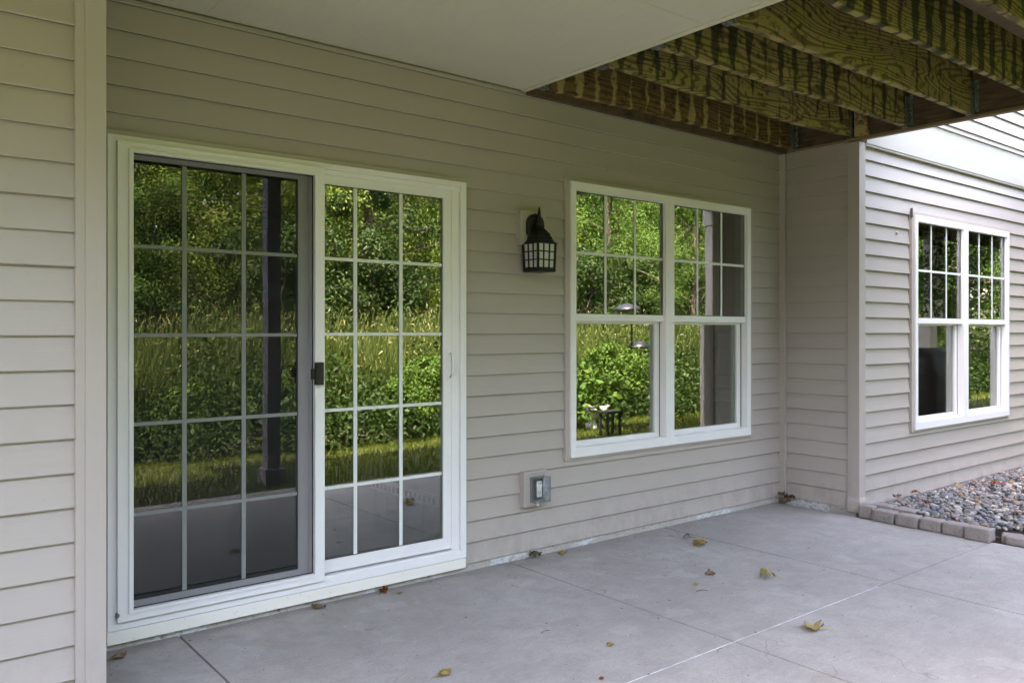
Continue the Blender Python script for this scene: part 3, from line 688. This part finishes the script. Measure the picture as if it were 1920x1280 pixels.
y2 = P[...,1]*np.cos(tl)[:,None]-P[...,2]*np.sin(tl)[:,None]; z2 = P[...,1]*np.sin(tl)[:,None]+P[...,2]*np.cos(tl)[:,None]
x3 = P[...,0]*np.cos(ang)[:,None]-y2*np.sin(ang)[:,None]; y3 = P[...,0]*np.sin(ang)[:,None]+y2*np.cos(ang)[:,None]
V = np.stack([x3+px_[:,None], y3+py_[:,None], z2+pz_[:,None]], -1).reshape(-1,3)
F = (bf[None]+np.arange(NP)[:,None,None]*len(bv)).reshape(-1,3)
tag(link('gravel', fastmesh('gravel', V, F), M['pebble'], smooth=True), 'mixed grey and tan river pebbles filling the bed by the wall', kind='stuff')

# ================================================================== FALLEN LEAVES
def dry_leaf(x, y, size, mat, label, rz=0, curl=1.0, lobes=5, z=0.0, stem=True, seed=0):
    r = random.Random(seed); bm = bmesh.new(); n = 40; rings = []
    cen = bm.verts.new((0,0,0)); fr = (.3,.55,.78,1)
    for f in fr:
        R = []
        for k in range(n):
            a = 2*math.pi*k/n; lob = .62+.38*abs(math.cos(a*lobes/2))**.8
            if abs(a-math.pi) < .3: lob *= .6
            lob *= 1+.10*math.sin(a*17+seed)
            rr = size*f*(lob*f+(1-f)*.7)
            R.append(bm.verts.new((rr*math.cos(a)*1.15, rr*math.sin(a)*.9, 0)))
        rings.append(R)
    for k in range(n): bm.faces.new((cen, rings[0][k], rings[0][(k+1)%n]))
    for A, B in zip(rings, rings[1:]):
        for k in range(n): bm.faces.new((A[k], B[k], B[(k+1)%n], A[(k+1)%n]))
    ax = r.uniform(0, 3.14); p1, p2 = r.uniform(0,6), r.uniform(0,6)
    for v in bm.verts:
        X, Y = v.co.x, v.co.y; u = X*math.cos(ax)+Y*math.sin(ax); w = -X*math.sin(ax)+Y*math.cos(ax)
        k = curl*1.7/size; th = w*k
        if abs(th) > 1e-4: w2 = math.sin(th)/k; h = (1-math.cos(th))/k
        else: w2, h = w, 0
        h += .10*size*math.sin(u*5/size+p1)+.08*size*math.sin(w*8/size+p2)
        v.co = Vector((u*math.cos(ax)-w2*math.sin(ax), u*math.sin(ax)+w2*math.cos(ax), h))
    if seed % 3:                                        # some leaves lie face down, like a little tent
        for v in bm.verts: v.co.z = -v.co.z
    zm = min(v.co.z for v in bm.verts)
    for v in bm.verts: v.co.z += .001-zm
    bmesh.ops.solidify(bm, geom=bm.faces[:], thickness=.0007)
    o = bm_obj('dry_leaf', bm, mat, smooth=True); o.location = (x, y, z); o.rotation_euler = (0, 0, rz)
    tag(o, label, 'leaf', 'dry leaves fallen round the patio')
    if stem:
        bm = bmesh.new(); s = size; tube(bm, [(-s*.5,0,.006),(-s*1.2,.1*s,.012),(-s*1.9,.35*s,.004)], [.0016,.0013,.0010], 5); bm_obj('leaf_stem', bm, mat, o)
    return o
LV = [(.826,-.10,.040,'l_tan','curled tan leaf on the slab at the foot of the left corner post',.4,1.0),
 (1.717,-.045,.040,'l_tan','tan leaf lying against the wall below the black screen latch',2.0,.9),
 (2.080,-.020,.036,'l_rust','reddish leaf against the foundation below the sliding door',.9,1.1),
 (2.130,-.098,.018,'l_tan','tiny brown scrap beside the reddish leaf under the door',1.9,.8),
 (3.080,-.028,.046,'l_green','greenish-brown crumpled leaf against the wall right of the door',.2,1.0),
 (3.261,-.062,.038,'l_yellow','small yellow leaf near the wall below the outlet',1.2,.8),
 (4.120,-.285,.034,'l_brown','dark brown twisted leaf by the slab joint below the window',2.6,1.3),
 (4.060,-.440,.066,'l_yellow','large yellow leaf with brown back lying under the double window',.5,.75),
 (3.604,-.867,.036,'l_tan','small grey-brown curled leaf in the middle of the patio',1.1,1.1),
 (3.395,-.938,.019,'l_yellow','small yellow leaf fragment left of the middle slab joint',.3,.8),
 (3.792,-1.091,.058,'l_pale','pale yellow rolled leaf with its stem on the middle slab',2.7,1.0),
 (3.293,-1.665,.062,'l_pale','crinkled yellow leaf with long stem past the white slab joint',2.4,.95),
 (2.465,-1.238,.022,'l_yellow','bright yellow leaf bit on the slab left of the white joint',.8,.6),
 (1.757,-1.047,.036,'l_yellow','folded yellow-brown leaf at the bottom edge of the patio',.2,.9),
 (2.203,-1.447,.014,'l_rust','tiny orange leaf crumb near the white joint',.8,.5),
 (6.876,-.762,.040,'l_yellow','yellow leaf on the pebbles beneath the right-hand window',.8,.6),
 (7.113,-.951,.065,'l_rust','big rust-red leaf lying on the pebbles',2.2,.5),
 (6.020,-.690,.050,'l_tan','tan leaf among pebbles at the foot of the right wall',.3,.8),
 (6.250,-.720,.045,'l_rust','dark red leaf on the pebbles close to the wall',1.7,.7),
 (6.330,-1.129,.034,'l_yellow','ochre leaf in the middle of the pebble bed',1.0,.6),
 (5.585,-.655,.035,'l_rust','brown leaf wedged between corner post and first edging block',.9,1.0)]
for i, (x, y, s, mt, lb, rz, cu) in enumerate(LV): dry_leaf(x, y, s*.88, M[mt], lb, rz, cu*.8, z=(.085 if x > 5.7 else 0), stem=(s > .03 and x < 5.5), seed=i+1)
# the brown clump in the inner corner
for k, (dx, dy, dz, s) in enumerate(((-.085,-.075,0,.050), (-.060,-.10,.028,.048), (-.075,-.055,.06,.042))):
    dry_leaf(XR+dx, dy, s, M['l_tan'] if k != 1 else M['l_brown'], ('brown leaf heaped lowest in the inner corner', 'brown leaf in the middle of the heap in the inner corner', 'curled brown leaf on top of the heap in the inner corner')[k], k*1.3, 1.1, z=dz, stem=False, seed=40+k)
# twigs and crumbs
def twig(x, y, L, rz, label):
    bm = bmesh.new(); tube(bm, [(0,0,.002),(L*.5,L*.10,.004),(L,-L*.05,.002)], [.0016,.0013,.001], 5); o = bm_obj('twig', bm, M['l_brown']); o.location = (x, y, .0); o.rotation_euler = (0,0,rz); tag(o, label, 'twig', 'twigs on the patio')
twig(2.757,-1.559,.05,.3,'thin bent twig beside the crossing of the slab joints'); twig(3.32,-1.0,.06,-.5,'thin twig below the small yellow leaf fragment'); twig(2.33,-.95,.05,.1,'thin dark twig in the middle of the left slab')
sp = rng.random((420, 2)); V = []; F = []
for i, (a, b) in enumerate(sp):
    x = .75+a*4.7; y = -.02-(b**1.6)*2.6; s = .0016+.0042*rng.random()**2.5; t = rng.random()*6.28
    q = [(x+s*math.cos(t+k*1.57)*(1.7 if k % 2 else .8), y+s*math.sin(t+k*1.57)*(1.7 if k % 2 else .8), .0012) for k in range(4)]
    V += q+[(x, y, .0012+s*.6)]; n0 = i*5; F += [(n0+k, n0+(k+1)%4, n0+4) for k in range(4)]
tag(link('leaf_litter', fastmesh('leaf_litter', V, F), M['l_brown']), 'dark crumbs of leaf litter strewn over the patio', kind='stuff')

# ================================================================== YARD (seen mirrored in the glass)
rng = np.random.default_rng(11)
def leaves(cen, size, flat=.0, aspect=.45, nrm=None):
    n = len(cen)
    d = rng.normal(size=(n,3)); d[:,2] -= flat
    if nrm is not None:
        w = nrm+rng.normal(size=(n,3))*.33; w /= np.linalg.norm(w, axis=1)[:,None]+1e-6; d -= (d*w).sum(1)[:,None]*w
    d /= np.linalg.norm(d, axis=1)[:,None]
    u = rng.normal(size=(n,3)) if nrm is None else np.cross(w, d)
    u -= (u*d).sum(1)[:,None]*d; u /= np.linalg.norm(u, axis=1)[:,None]
    s = size*(.6+.8*rng.random(n))[:,None]; nn = np.cross(d, u)
    a = cen; b = cen+d*s*.5+u*s*aspect*.5+nn*s*.08; c = cen+d*s; e = cen+d*s*.5-u*s*aspect*.5+nn*s*.08
    V = np.stack([a,b,c,e], 1).reshape(-1,3); F = np.arange(n*4).reshape(-1,4); return V, F
def make_tree(kind, h, spread, nleaf, lsize, mat, base=.18):
    t = empty('tree'); bm = bmesh.new(); pts = []
    tr_ = [Vector((0,0,-.2))]; 
    for k in range(7): tr_.append(Vector((random.uniform(-.12,.12)*k*.3, random.uniform(-.12,.12)*k*.3, h*.9*(k+1)/7)))
    R0 = h*.017; tube(bm, tr_, [R0*(1-.12*k) for k in range(8)], 8)
    for k in range(22):
        f = base+(1-base)*(k+random.random())/22; p0 = tr_[min(7, int(f*7))].copy(); p0.z = f*h*.9
        az = k*2.4+random.uniform(-.4,.4); L = spread*(1.05-f*.75 if kind == 'cone' else math.sin(math.pi*min(.97, .25+f*.7)))*random.uniform(.7,1.15)
        up = .05 if kind == 'cone' else random.uniform(.25,.8)
        d = Vector((math.cos(az), math.sin(az), up)); p1 = p0+d*L*.55; p2 = p0+d*L+Vector((0,0,-.1*L if kind != 'cone' else -.2*L))
        tube(bm, [p0, p1, p2], [R0*.45*(1-f*.6), R0*.3*(1-f*.6), R0*.08], 5)
        for s in range(5):
            q = p1.lerp(p2, s/4) if s else p0.lerp(p1, .65)
            e = q+Vector((random.uniform(-1,1), random.uniform(-1,1), random.uniform(-.4,.8)))*L*.32
            tube(bm, [q, e], [R0*.1, R0*.03], 4)
            for w in (.35, .7, 1.0): pts.append((q.lerp(e, w), L*.10+.06))
    bm_obj('trunk', bm, M['bark'], t)
    P = np.array([p[:] for p, _ in pts]); S = np.array([s for _, s in pts]); idx = rng.integers(0, len(P), nleaf)
    off = rng.normal(size=(nleaf,3))*S[idx][:,None]*np.array([1,1,.75]); cen = P[idx]+off
    nv = off/(np.linalg.norm(off, axis=1)[:,None]+1e-6)+np.array([0,0,.35])
    cen[:,2] = np.maximum(cen[:,2], .15)
    V, F = leaves(cen, lsize, .3, nrm=nv); link('crown', fastmesh('crown', V, F), mat, t)
    return t
def copy_tree(o):
    c = o.copy(); C.objects.link(c)
    for ch in list(o.children):
        d = ch.copy(); C.objects.link(d); d.parent = c
    return c
KIN = [('bright', make_tree('round', 8.5, 2.6, 52000, .08, M['leaf_bright'], .06), 'bright yellow-green willow beyond the lawn, mirrored in the glass'),
       ('mid', make_tree('round', 10.5, 3.0, 54000, .085, M['leaf_mid'], .10), 'mid-green broadleaf tree beyond the lawn, mirrored in the glass'),
       ('dark', make_tree('cone', 12, 2.4, 30000, .10, M['leaf_dark'], .08), 'dark spruce behind the willows, mirrored in the glass')]
SPOT = [(-9,-17,1,1),(-4.5,-14.5,0,1),(1.5,-16,1,1.0),(3.4,-12.6,1,.62),(4.6,-15.5,2,.9),(6.4,-13.2,0,.78),(8.0,-14.4,0,.95),(9.3,-18.5,2,1.0),(10.9,-14.2,0,.85),(12.8,-17.6,1,.95),(13.3,-13.4,0,.7),
 (15.6,-16.2,1,.9),(17.6,-13.8,1,.8),(19.6,-17.8,2,1.0),(20.8,-14.2,1,.95),(23.0,-16.4,0,.95),(25.4,-14.6,1,1.0),(27.5,-18,0,1.0),(30.5,-15.5,1,1),(34,-17,2,1),(8.9,-12.4,2,.8),(16.5,-9.6,1,.55),(21.2,-9.4,0,.5),(24.5,-9.8,1,.6),(20.7,-6.2,2,.9),(29,-9.5,1,.7),(26.5,-6.5,1,.6),(13.6,-4.9,1,.9),(-9.5,-6.5,1,.7),(-2,-22,1,1.2),(6,-22,1,1.25),(14,-23,1,1.2),(22,-23,2,1.1)]  # trees nearest the house at left and right: unseen, added to block sky
used = set()
for i, (x, y, k, s) in enumerate(SPOT):
    nm_, src, lb = KIN[k]
    o = src if k not in used else copy_tree(src); used.add(k)
    o.location = (x, y, -.06); o.rotation_euler = (0, 0, i*2.1); o.scale = (s, s, s*random.uniform(.92,1.1))
    tag(o, lb, 'tree', ('yellow-green willows', 'mid-green trees', 'dark spruces')[k]+' beyond the lawn')
sh1 = make_tree('round', 1.7, .75, 5200, .085, M['leaf_mid'], .03); sh1.name = 'shrub'
sh2 = make_tree('round', 3.6, 1.7, 17000, .085, M['leaf_dark'], .02); sh2.name = 'shrub'
SHR = [(sh1, x, y, s) for x, y, s in ((4.1,-5.9,.5),(5.6,-5.5,.45),(6.3,-6.0,.62),(3.1,-6.1,.45),(7.6,-6.0,.5),(9.6,-5.6,.7),(11.2,-6.2,.55),(12.6,-5.7,.5),(14.2,-6.0,.65),(1.9,-6.0,.5),(8.9,-6.2,.45))]
SHR += [(sh2, x, -11.6-.5*math.sin(x*1.7), .8+.25*math.sin(x*2.3)) for x in (2.2,4.4,6.3,8.4,10.3,12.6,14.5,16.8,19.0,21.5,24.0,27.0)]
seen = set()
for i, (src, x, y, s) in enumerate(SHR):
    o = src if src.name not in seen else copy_tree(src); seen.add(src.name)
    o.location = (x, y, -.06); o.rotation_euler = (0, 0, i*1.7); o.scale = (s, s, s)
    if src is sh1: tag(o, 'bushy mid-green shrub at the edge of the reeds, mirrored in the glass', 'shrub', 'mid-green shrubs by the reeds')
    else: tag(o, 'low dark thicket shrub between reeds and trees, mirrored in the glass', 'shrub', 'dark shrubs behind the reeds')
# far wood as one mass
n = 70000; X = rng.uniform(-30, 70, n); Y = -27-rng.random(n)*7-.004*(X-15)**2*0; Zh = 10+2.2*np.sin(X*.9)+1.5*np.sin(X*2.3+1); Z = rng.random(n)**.8*Zh
Vw, Fw = leaves(np.stack([X,Y,Z],1), .55, .3, .7); tag(link('woods', fastmesh('woods', Vw, Fw), M['leaf_dark']), 'far wood closing the yard behind the trees', kind='stuff')
n = 16000; side = rng.random(n) < .5; X = np.where(side, -20-rng.random(n)*6, 48+rng.random(n)*6); Y = rng.uniform(-28, 6, n); Z = rng.random(n)*9
Vw, Fw = leaves(np.stack([X,Y,Z],1), .6, .3, .7); tag(link('woods', fastmesh('woods', Vw, Fw), M['leaf_dark']), 'woodland at the sides of the yard', kind='stuff')
# reeds and cattails
def blades(n, X, Y, h, w, lean, zb=-.06):
    a = rng.random(n)*6.28; l = lean*rng.random(n); dx, dy = np.cos(a)*l*h, np.sin(a)*l*h; b = rng.random(n)*3.14; wx, wy = np.cos(b)*w, np.sin(b)*w
    o = np.zeros(n)+zb
    V = np.stack([np.stack([X-wx,Y-wy,o],1), np.stack([X+wx,Y+wy,o],1), np.stack([X+wx*.8+dx*.35,Y+wy*.8+dy*.35,zb+h*.6],1), np.stack([X-wx*.8+dx*.35,Y-wy*.8+dy*.35,zb+h*.6],1), np.stack([X+dx,Y+dy,zb+h],1), np.stack([X+dx+wx*.25,Y+dy+wy*.25,zb+h*.985],1)],1).reshape(-1,3)
    k = np.arange(n)[:,None]*6
    F = np.concatenate([k+np.array([[0,1,2,3]]), k+np.array([[3,2,5,4]])]); return V, F
n = 30000; X = rng.uniform(-8, 32, n); Y = -6.6-rng.random(n)**1.2*5; h = 1.0+.62*rng.random(n)**1.6+.10*np.sin(X*1.7)+.10*np.sin(X*4.3+Y*3)+.05*(-Y-6.6)
V, F = blades(n, X, Y, h, .011, .30); tag(link('reeds', fastmesh('reeds', V, F), M['reed']), 'tall pale-topped reeds behind the lawn', kind='stuff')
k = rng.choice(n, 22000); cen = np.stack([X[k]+rng.normal(size=22000)*.05, Y[k]+rng.normal(size=22000)*.05, h[k]-.06-rng.random(22000)**1.3*.30], 1)
V, F = leaves(cen, .085, -1.4, .2); tag(link('reed_heads', fastmesh('reed_heads', V, F), M['seed']), 'pale seed heads topping the reeds', kind='stuff')
# leafy undergrowth in front of the reeds
n = 110000; X = rng.uniform(-8, 32, n); t = rng.random(n)**1.5; Y = -4.85-t*2.2+.12*np.sin(X*1.9)+.1*np.sin(X*5.1)
hh = (.36+.80*t**.6)*(1+.26*np.sin(X*1.7+1)+.20*np.sin(X*4.1)+.12*np.sin(X*9.3+2)); Z = rng.random(n)**.9*hh-.05
V, F = leaves(np.stack([X,Y,Z],1), .065, .2, .55); tag(link('undergrowth', fastmesh('undergrowth', V, F), M['leaf_dark']), 'dark leafy weeds along the far edge of the lawn', kind='stuff')
n = 60000; X = rng.uniform(-3, 13, n); Y = -2.77-rng.random(n)*2.6; h = .035+.045*rng.random(n)
V, F = blades(n, X, Y, h, .0032, .7); tag(link('grass', fastmesh('grass', V, F), M['grass']), 'short mown grass between patio and reeds', kind='stuff')
n = 14000; X = rng.uniform(12, 26, n); Y = -.9-rng.random(n)*4.6; h = .05+.06*rng.random(n)
V, F = blades(n, X, Y, h, .006, .7); tag(link('grass', fastmesh('grass', V, F), M['grass']), 'grass beside the neighbouring patio', kind='stuff')

# wrapped porch columns further along
def column(x, y, label):
    c = empty('porch_column', (x, y, 0)); tag(c, label, 'column', 'wrapped porch columns')
    box('shaft', x-.10, x+.10, y-.10, y+.10, -.06, 3.02, M['trim'], c, bevel=.004); box('capital', x-.125, x+.125, y-.125, y+.125, 2.74, 3.02, M['trim'], c, bevel=.004)
    return c
c1 = column(9.12, -3.3, 'beige wrapped porch column mirrored in the window beside the lantern')
c2 = column(12.85, -3.35, 'beige wrapped porch column with a small thermometer, mirrored in the right-hand window')
box('thermometer', 12.80, 12.86, -3.245+.0, -3.238+.008, 1.50, 1.62, M['frieze'], c2)
por = empty('neighbour_porch', (11, -.64, 2.75)); tag(por, 'timber porch deck further along the house wall, with unseen boards added for shade', 'deck')
for k in range(8): box('joist', 10.4, 17.8, -.70-k*.4, -.66-k*.4, 2.76, 3.0, M['joist'], por)
box('beam', 6.9, 17.8, -3.42, -3.28, 3.06, 3.3, M['ledger'], por); boxes('deck_board', [(6.9+.146*k, 6.9+.146*k+.14, -3.5, -2.1, 3.303, 3.33) for k in range(23)], M['board'], por)['kind'] = 'stuff'; boxes('deck_board', [(10.3+.146*k, 10.3+.146*k+.14, -3.5, -.66, 3.003, 3.03) for k in range(52)], M['board'], por)['kind'] = 'stuff'  # beam's left run and first boards: unseen roof added to shade the column
# covered grill
gr = empty('covered_grill', (11.05, -2.62, 0)); tag(gr, 'grill under a black fabric cover, mirrored in the right-hand window', 'grill')
bm = bmesh.new(); R = []
for z, a, b in ((-.05,.62,.34),(.3,.60,.33),(.75,.60,.33),(.86,.56,.32),(1.03,.42,.24),(1.09,.34,.14)):
    R.append([bm.verts.new((11.05+a*sx*(1+random.uniform(-.04,.04)), -2.62+b*sy*(1+random.uniform(-.06,.06)), z)) for sx, sy in ((-1,-1),(-.33,-1.03),(.33,-1.0),(1,-1),(1.02,0),(1,1),(.33,1.02),(-.33,1),(-1,1),(-1.02,0))])
for A, B in zip(R, R[1:]):
    for k in range(10): bm.faces.new((A[k], A[(k+1)%10], B[(k+1)%10], B[k]))
bm.faces.new(R[-1]); bm_obj('cover', bm, M['cover'], gr, smooth=True)
boxes('leg', [(10.55,10.60,-2.88,-2.83,-.06,.05)], M['black'], gr); boxes('leg', [(11.5,11.55,-2.88,-2.83,-.06,.05)], M['black'], gr)
# bowl planter on a pedestal, low bench, bird-feeder pole: dots on the mirrored lawn
bm = bmesh.new(); lathe(bm, [(.10,-.06),(.11,.04),(.06,.06),(.08,.10),(.20,.20),(.24,.30),(.22,.30)], 7.98, -4.42, 18); pl = bm_obj('planter', bm, M['muntin'], smooth=True); tag(pl, 'white bowl planter with trailing leaves on the sunny lawn', 'planter')
n = 900; cen = rng.normal(size=(n,3))*np.array([.22,.22,.20])+np.array([7.9,-4.42,.45]); V, F = leaves(cen, .10, 0, .5); link('foliage', fastmesh('foliage', V, F), M['leaf_mid'], pl)
bn = empty('garden_bench', (7.75, -3.95, 0)); tag(bn, 'dark wooden bench on the lawn, mirrored in the window', 'bench')
box('seat', 7.56, 7.86, -3.92, -3.72, .25, .278, M['cover'], bn)
for x in (7.58, 7.81):
    for y in (-3.90, -3.77): box('leg', x, x+.028, y, y+.028, -.06, .25, M['cover'], bn)
fp = empty('bird_feeder', (10.24, -6.0, 0)); tag(fp, 'bird feeder pole with two dark dome baffles among the reeds', 'bird feeder')
bm = bmesh.new(); tube(bm, [(10.45,-6,-.06),(10.45,-6,1.95)], [.014,.014], 8); bm_obj('pole', bm, M['black'], fp)
for (x, z, r) in ((10.25,1.66,.24),(10.62,1.02,.20)):
    bm = bmesh.new(); lathe(bm, [(r,z),(r*.9,z+.05),(r*.6,z+.10),(r*.15,z+.13)], x, -6, 18); bm_obj('dome_baffle', bm, M['blackp'], fp, smooth=True)

# ---- a little furniture inside
ib = empty('bed_rail', (2.71, .8, 0)); tag(ib, 'white pierced metal rail on dark feet, standing indoors low behind the right door pane', 'rail')
box('rail', 2.70, 2.72, .42, 1.22, .262, .335, M['white'], ib)
for k in range(15): box('hole', 2.6975, 2.6995, .445+k*.052, .475+k*.052, .280, .317, M['slot'], ib, bevel=0)
for y in (.50, 1.08): box('leg', 2.69, 2.73, y, y+.07, .012, .2615, M['post'], ib)
def curtain(x0, x1, y, z0, z1):
    n = 40; V = []; F = []
    for s in range(n+1):
        x = x0+(x1-x0)*s/n; d = .02*math.sin(s*1.25)
        V += [(x, y+d, z0), (x, y+d, z1)]
    F = [(2*s, 2*s+2, 2*s+3, 2*s+1) for s in range(n)]
    me = bpy.data.meshes.new('curtain'); me.from_pydata(V, [], F); o = link('curtain', me, M['cloth'], smooth=True); return o
cab = empty('oak_cabinet', (5.25, .3, 0)); tag(cab, 'orange-brown oak cabinet standing indoors at the right edge of the middle window', 'cabinet')
box('carcass', 5.09, 5.40, .215, .55, .02, 2.40, M['oak'], cab)
for k in range(9): box('drawer_front', 5.095, 5.395, .20, .214, .06+k*.26, .06+k*.26+.252, M['oak'], cab, bevel=.004)
tag(curtain(7.95, 8.35, YF+.24, .3, 2.35), 'pale curtain behind the right edge of the right-hand window', 'curtain')

# parts keep their world place under their (unrotated) parents
def wloc(o):
    p = Vector(o.location)
    while o.parent: o = o.parent; p = p+Vector(o.location)
    return p
def depth(o):
    d = 0
    while o.parent: o = o.parent; d += 1
    return d
for o, par in sorted(PEND, key=lambda t: depth(t[0])):
    if par.name.startswith(('tree', 'shrub', 'dry_leaf')): continue
    par_w = Vector(par.location) if not par.parent else wloc(par)
    # every PEND child was built in world coordinates
    o.location = Vector(o.location)-par_w
